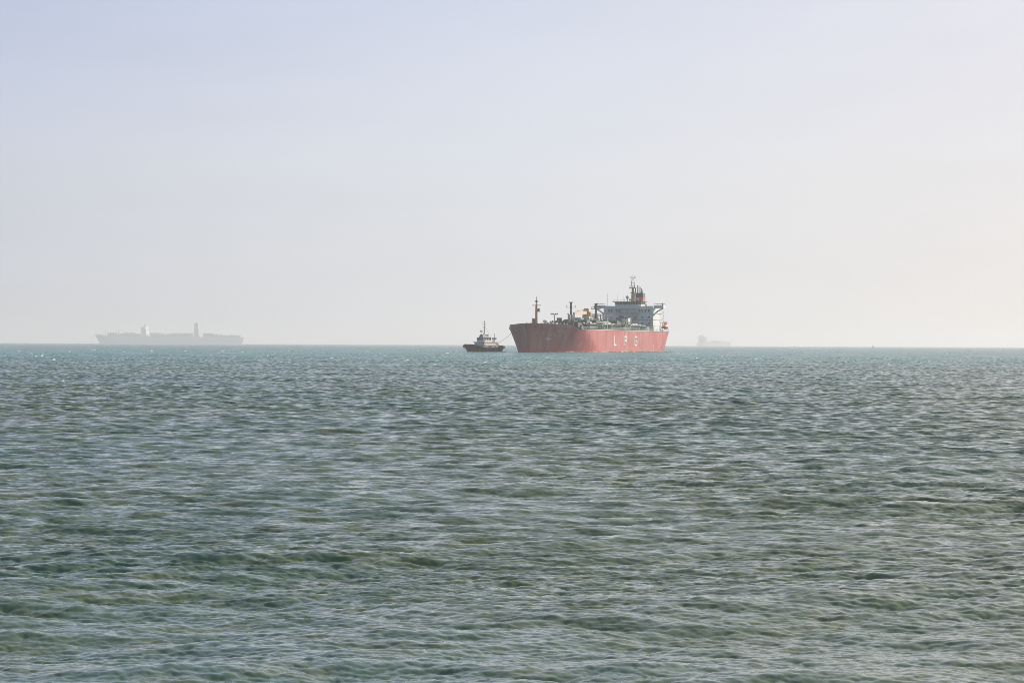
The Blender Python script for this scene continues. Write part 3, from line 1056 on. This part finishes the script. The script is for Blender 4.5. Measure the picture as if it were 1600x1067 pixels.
for side in (1, -1):
    pts = [(p[0], side * abs(p[1]), p[2]) for p in tr[:k]]
    for p, q in zip(pts, pts[1:]):
        r_ = .55 if p[0] < 3 else (.42 if p[0] > 22 else .22)
        mb.tube((p[0], p[1] * 1.02, p[2] - .25), (q[0], q[1] * 1.02, q[2] - .25), r_, n=8)
mb.tube(tr[k - 1], tr[k], .42, n=8)
mb.build('fender', 'rubber', tug, smooth=True)
mb = MB()
for side in (1, -1):
    pts = [(p[0], side * abs(p[1]) * .95, p[2]) for p in tr[:k] if 2.0 < p[0] < 18]
    for j, (p, q) in enumerate(zip(pts, pts[1:])):
        mb._add([p, q, (q[0], q[1] * .97, q[2] + .85), (p[0], p[1] * .97, p[2] + .85)], [(0, 1, 2, 3)])
        mb.bar((p[0], p[1] * .97, p[2] + .87), (q[0], q[1] * .97, q[2] + .87), .2, .1)
        mb.bar((p[0], p[1] * 1.015, p[2]), (p[0], p[1] * .985, p[2] + .85), .1, .1)
mb.build('bulwark', 'tugwall', tug)
for i, x in enumerate((5.5, 8, 10.5, 13, 15.5)):
    for s in (-1, 1):
        y = s * (t_half(x, TL - x, .7) + .25)
        mb = MB()
        for j in range(12):
            a0, a1 = 2 * math.pi * j / 12, 2 * math.pi * (j + 1) / 12
            mb.tube((x + .42 * math.cos(a0), y, 1.35 + .42 * math.sin(a0)), (x + .42 * math.cos(a1), y, 1.35 + .42 * math.sin(a1)), .17, n=6)
        mb.build('tyre_fender', 'rubber', tug)
deckhouse = MB().box(5.6, 17.2, -2.5, 2.5, 1.6, 4.2, .5).build('deckhouse', 'white', tug)
for x in (8, 10, 12, 14.5):
    MB().lathe([(.01, -.03), (.26, -.03), (.26, .03), (.01, .03)], (0, 0), 10).build('porthole', 'glass', deckhouse).matrix_local = \
        Matrix.Translation((x, -2.53, 3.1)) @ Matrix.Rotation(R(90), 4, 'X')
MB().box(16, 16.8, -2.56, -2.4, 1.9, 3.7).build('door', 'brown', deckhouse)
MB().box(5.2, 17.4, -2.8, 2.8, 4.2, 4.35, .4).build('boat_deck', 'lgrey', tug)
twh = MB().prism([(6.6, -1.6), (7.2, -2.0), (12.4, -2.0), (12.4, 2.0), (7.2, 2.0), (6.6, 1.6)], 4.35, 6.2).build('wheelhouse', 'white', tug)
for y in (-1.0, 0, 1.0):
    MB().box(6.54, 6.64, y - .36, y + .36, 5.2, 5.95).build('window', 'glass', twh)
for x in (8.0, 9.3, 10.6, 11.8):
    MB().box(x - .42, x + .42, -2.05, -1.95, 5.2, 5.95).build('window', 'glass', twh)
MB().prism([(6.2, -1.8), (7, -2.3), (12.7, -2.3), (12.7, 2.3), (7, 2.3), (6.2, 1.8)], 6.2, 6.35).build('roof', 'lgrey', twh)
mb = MB().prism([(7.3, -1.0), (9.4, -1.1), (9.4, 1.1), (7.3, 1.0)], 6.35, 7.6, [(7.7, -.7), (9.3, -.9), (9.3, .9), (7.7, .7)])
mb.build('upper_bridge', 'grey', twh)
MB().tube((8.3, .6, 7.5), (8.3, .6, 8.8), .09, n=6).ball((8.3, .6, 9.0), .38).build('searchlight', 'dgrey', twh)
MB().box(11, 12.6, -1.5, 1.2, 6.35, 6.5).box(11.2, 12.4, -1.2, .6, 6.9, 7.7, .15).build('fire_monitor', 'white', twh)
tm = MB().tube((9.9, 0, 6.3), (9.9, 0, 12.4), .24, .13, 8).tube((9.9, 0, 12.4), (9.9, 0, 13.9), .07, n=5).build('mast', 'dgrey', tug)
MB().bar((9.9, -.9, 12.1), (9.9, .9, 12.1), .14, .12).box(9.7, 10.1, -.2, .2, 12.8, 13.3).build('yard', 'dgrey', tm)
MB().bar((9.5, -.6, 8.9), (9.5, .6, 8.9), .2, .2).box(9.5, 10.2, -.35, .35, 7.7, 8.0).build('radar_scanner', 'white', tm)
mb = MB()
for s in (-1, 1):
    mb.tube((9.9, 0, 11.8), (12.4, s * 1.8, 6.4), .04, n=4)
mb.tube((9.9, 0, 11.8), (7.2, 0, 6.4), .04, n=4)
mb.build('stay', 'dgrey', tm)
for s in (-1, 1):
    f_ = MB().box(14.6, 16.3, s * 1.6 - .6, s * 1.6 + .6, 4.3, 5.6, .25).build('funnel', 'white', tug)
    MB().box(14.5, 16.4, s * 1.6 - .68, s * 1.6 + .68, 5.6, 6.15, .25).build('funnel_cap', 'black', f_)
    MB().tube((15.4, s * 1.6, 6.1), (15.4, s * 1.6, 7.0 if s > 0 else 8.0), .12, n=6).build('exhaust_pipe', 'dgrey', f_)
mb = MB()
mb.tube((18.6, -1.0, 2.6), (18.6, 1.0, 2.6), .55, n=12)
for y in (-1.1, 1.1):
    mb.tube((18.6, y - .1, 2.6), (18.6, y + .1, 2.6), .9, n=12)
mb.build('towing_winch', 'dgrey', tug)
mb = MB()
for s in (-1, 1):
    mb.bar((19.8, s * 1.2, 1.7), (19.8, s * .9, 3.4), .2, .2)
mb.bar((19.8, -1, 3.4), (19.8, 1, 3.4), .25, .25)
mb.build('towing_bitt', 'black', tug)
mb = MB()
for i in range(6):
    x = 17.6 + i * .75
    for s in (-1, 1):
        y = s * 3.1
        mb.tube((x, y, 1.9), (x, y, 2.9), .05, n=4)
for s in (-1, 1):
    mb.tube((17.6, s * 3.1, 2.9), (21.3, s * 3.1, 2.9), .05, n=4)
mb.build('guard_rail', 'lgrey', tug)

for o in tug.children:
    if o.name.split('.')[0] not in ('hull', 'deck', 'fender', 'bulwark', 'tyre_fender'):
        fam = [o] + list(o.children)
        for q in fam:
            if q.name.startswith('porthole'):
                q.matrix_local = Matrix.Translation((q.matrix_local.translation.x * .15 + 1.8, 0, 0)) @ q.matrix_local
            else:
                q.data.transform(Matrix.Translation((1.8, 0, 0)) @ Matrix.Diagonal((1.15, 1, 1, 1)))
# towline from the tug's after gantry up to the red ship's bow
bpy.context.view_layer.update()
p0 = tug.matrix_world @ Vector((15.6, -1.6, 6.0)) if False else tug.matrix_world @ Vector((24.5, 0, 3.5))
p1 = lpg.matrix_world @ Vector((1.0, 5.4, 11.4))
mb = MB()
prev = None
for i in range(25):
    u = i / 24
    p = p0.lerp(p1, u)
    p.z -= 1.1 * math.sin(math.pi * u)
    if prev is not None:
        mb.tube(prev, p, .055, n=5)
    prev = p
rope = mb.build('towline', 'rope')
rope['label'] = 'thin sagging towline stretched from the tug up to the red bow'
rope['category'] = 'rope'

# ------------------------------------------------------------------ far container ship
def pxpos(px, D):
    return (px - 800) / 3778.0 * D
CD = 8800.0
cx0, cx1 = pxpos(150, CD), pxpos(383, CD)
cs = thing('container_ship', 'very long container ship faint in the haze at left, two towers above its boxes', 'ship', (cx0, CD, 0), 0)
KS = 1.36
cs.scale = (KS, KS, KS)
CL = (cx1 - cx0) / KS
def k_half(t, s, v):
    vv = max(0, v)
    u = min(1, max(0, t) / (60 - 20 * vv))
    y = 29 * (1 - (1 - u) ** 2) ** (.9 - .3 * vv)
    u2 = min(1, max(0, s) / 40)
    return y * (.6 + .4 * (1 - (1 - u2) ** 2) ** .7)
krows = hull_rows(CL, [-.4, 0, .3, .65, 1], k_half, lambda v: 10 - 14 * max(0, v), lambda v: CL - 6 + 6 * max(0, v), lambda x: 18.5 + 6.5 * smooth01((35 - x) / 25), 40)
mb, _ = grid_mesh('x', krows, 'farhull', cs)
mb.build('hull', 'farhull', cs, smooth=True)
tr = krows[-1]; k = len(tr) // 2
mb = MB()
for i in range(k - 1):
    mb._add([tr[i], tr[i + 1], tr[-2 - i], tr[-1 - i]], [(0, 1, 2, 3)])
mb.build('deck', 'grey', cs)
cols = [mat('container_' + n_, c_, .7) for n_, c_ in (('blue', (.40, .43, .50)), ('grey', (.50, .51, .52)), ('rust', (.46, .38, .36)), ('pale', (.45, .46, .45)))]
rg = random.Random(21)
x = 34
bay = 0
while x < CL - 18:
    if not (118 < x + 7 < 145) and not (258 < x + 7 < 284):
        ht = 18.5 + 2.6 * rg.choice((3, 4, 4, 4, 3)) * (1 if x < 330 else .6)
        m_ = MB()
        for j in range(-10, 10):
            hj = ht - 2.6 * rg.choice((0, 0, 0, 1))
            m_.box(x, x + 12.2, j * 2.55, j * 2.55 + 2.45, 18.4, hj)
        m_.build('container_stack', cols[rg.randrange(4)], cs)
    x += 14.2
tw = MB().box(124, 138, -27, 27, 18, 40).box(123, 136, -29, 29, 40, 43).box(126, 136, -14, 14, 43, 47).build('bridge_tower', 'white', cs)
MB().tube((131, 0, 47), (131, 0, 57), 2.2, 1.2, 8).build('radar_mast', 'white', tw)
MB().box(123.5, 138.4, -20, 20, 37, 38.6).build('window_band', 'glass', tw)
mb = MB().box(264, 276, -12, 12, 18, 42, 1).box(264, 274, -8, 8, 42, 55, 1.5)
mb.build('funnel_tower', 'lgrey', cs)
MB().tube((269, -3, 54), (269, -3, 58), 1, n=8).tube((269, 3, 54), (269, 3, 58), 1, n=8).build('exhaust_pipe', 'dgrey', cs)
for x in (26, 60, 75, 88):
    MB().tube((x, 0, 18), (x, 0, 37 if x > 30 else 40), .8, .5, 6).build('deck_post', 'grey', cs)

# ------------------------------------------------------------------ far tanker at right
TD = 11000.0
ft = thing('tanker', 'distant low tanker barely visible in haze right of the red ship, bridge at left', 'ship', (pxpos(1093, TD), TD, 0), R(50))
FL = 182
ft.scale = (1.34, 1.34, 1.34)
frows = hull_rows(FL, [-.4, 0, .4, 1], lambda t, s, v: 15 * min(1, .75 + t / 60) * (1 - max(0, 1 - s / 30) ** 2) ** .7,
                  lambda v: 0, lambda v: FL + 3 * max(0, v), lambda x: 11 + 3 * smooth01((x - 160) / 12), 30)
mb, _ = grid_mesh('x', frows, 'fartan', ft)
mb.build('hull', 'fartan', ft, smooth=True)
tr = frows[-1]; k = len(tr) // 2
mb = MB()
for i in range(k - 1):
    mb._add([tr[i], tr[i + 1], tr[-2 - i], tr[-1 - i]], [(0, 1, 2, 3)])
mb._add([tr[0], tr[-1], frows[0][-1], frows[0][0]], [(0, 1, 2, 3)])
mb.build('deck', 'fartan', ft)
fh = MB().box(10, 26, -12, 12, 10, 31).box(12, 22, -15, 15, 28, 31).box(13, 20, -8, 8, 31, 34).build('superstructure', 'grey', ft)
MB().tube((18, 0, 34), (18, 0, 44), 1.1, .6, 8).build('radar_mast', 'dgrey', fh)
MB().box(3, 8.5, -4, 4, 10, 36, .8).build('funnel', 'dgrey', ft)
for x in (55, 95, 135):
    MB().tube((x, 0, 10), (x, 0, 22), .9, .6).build('derrick_post', 'grey', ft)
MB().box(30, 165, -4, 4, 11, 14.5).box(80, 105, -9, 9, 14.5, 18).build('deck_pipework', 'grey', ft)

# ------------------------------------------------------------------ channel buoy
BD = 3900.0
by = thing('channel_buoy', 'small dark channel buoy standing alone on the horizon at far right', 'buoy', (pxpos(1364, BD), BD, 0), 0)
MB().lathe([(.3, -1), (1.6, -.6), (1.75, 0), (1.75, .7), (1.3, 1.1), (.5, 1.2)], (0, 0), 16).build('float', 'black', by, smooth=True)
mb = MB()
for i in range(4):
    a_ = i * math.pi / 2 + .4
    mb.tube((1.2 * math.cos(a_), 1.2 * math.sin(a_), 1.0), (.4 * math.cos(a_), .4 * math.sin(a_), 4.4), .13, n=6)
for i in range(4):
    a_ = i * math.pi / 2 + .4; a2 = a_ + math.pi / 2
    mb.tube((.8 * math.cos(a_), .8 * math.sin(a_), 2.6), (.8 * math.cos(a2), .8 * math.sin(a2), 2.6), .1, n=5)
mb.build('cage', 'black', by)
MB().lathe([(.7, 4.3), (.75, 4.5), (.3, 4.6), (.3, 5.1), (.05, 5.4)], (0, 0), 10).build('lantern', 'dgrey', by)

# ------------------------------------------------------------------ foam
mb = MB()
rg = random.Random(77)
def fp(px, py, wpx, h):
    D = EYE * 3778 / max(3.5, (py - (538 + .0043 * (px - 800))))
    foam_patch(mb, pxpos(px, D), D, 1.5 * wpx * D / 3778, h * (1.7 if D > 300 else 1.2), min(1.0, .25 * wpx * D / 3778) , rg.randrange(9999))
for px, py, w_, h_ in ((50, 553, 8, .3), (58, 557, 5, .3), (67, 556.5, 5, .3), (85, 563, 6, .2), (149, 547, 5, .45), (238, 549, 4, .4), (290, 549, 7, .3),
        (348, 549.5, 5, .4), (380, 550, 6, .3), (75, 616, 5, .12), (100, 595, 5, .12), (265, 561, 7, .2), (455, 549, 8, .3), (520, 560, 6, .2), (575, 549.5, 5, .4),
        (600, 556, 6, .25), (640, 563, 7, .2), (1242, 550, 6, .35), (1250, 550.5, 6, .35), (1275, 549.5, 5, .4), (1304, 550.5, 6, .35), (1234, 554, 7, .2), (1325, 566, 8, .15),
        (1393, 562.5, 10, .16), (1460, 564, 7, .13), (1379, 582, 4, .12), (1418, 552.5, 5, .3), (1524, 553, 6, .3), (1482, 552, 4, .3), (1183, 561, 4, .2),
        (1130, 557, 5, .2), (1090, 560, 5, .2), (1160, 551, 4, .3), (1565, 549, 5, .4), (680, 570, 5, .15), (855, 559, 5, .3), (950, 570, 5, .16), (995, 562, 6, .16), (870, 571, 5, .12),
        (760, 566, 5, .14), (30, 549, 6, .3), (110, 549.5, 5, .3), (195, 550, 5, .3), (420, 556, 5, .2), (490, 552, 5, .25), (655, 549, 5, .35), (700, 552, 5, .3), (1060, 552, 6, .3)):
    fp(px, py, w_, h_)
# broken water along the gas carrier's side and the tug's waterline
Mw = lpg.matrix_world
for i in range(80):
    x = rg.uniform(2, 200)
    v_ = -c_half(x, LWL - x, 0) - rg.uniform(.6, 3.0)
    p = Mw @ Vector((x, v_, 0))
    foam_patch(mb, p.x, p.y, rg.uniform(2, 7), rg.choice((.15, .3, .5, .8)), .6, rg.randrange(999))
Mt = tug.matrix_world
for i in range(26):
    x = rg.uniform(0, 26)
    p = Mt @ Vector((x, -t_half(x, TL - x, 0) - rg.uniform(.3, 1.0), 0))
    foam_patch(mb, p.x, p.y, rg.uniform(.8, 2.2), rg.uniform(.15, .4), .4, rg.randrange(999))
fo = mb.build('foam', 'foam', None, smooth=True)
fo['kind'] = 'stuff'
fo['label'] = 'scattered white foam of breaking crests and along the hulls'
fo['category'] = 'foam'

# ------------------------------------------------------------------ haze
hz = MB().box(-13200, 13200, -40, 13000, -3.0, 64.0).build('haze', 'white')
hm = bpy.data.materials.new('haze_air')
hm.use_nodes = True
ht_ = hm.node_tree
for n_ in list(ht_.nodes):
    ht_.nodes.remove(n_)
ho = ht_.nodes.new('ShaderNodeOutputMaterial')
pv = ht_.nodes.new('ShaderNodeVolumePrincipled')
pv.inputs['Color'].default_value = (.89, .883, .925, 1)
pv.inputs['Density'].default_value = 1.5e-4
pv.inputs['Anisotropy'].default_value = .3
ht_.links.new(pv.outputs[0], ho.inputs['Volume'])
hz.data.materials.clear()
hz.data.materials.append(hm)
hz['kind'] = 'stuff'
hz['label'] = 'pale sea haze lying over the water'
hz['category'] = 'haze'
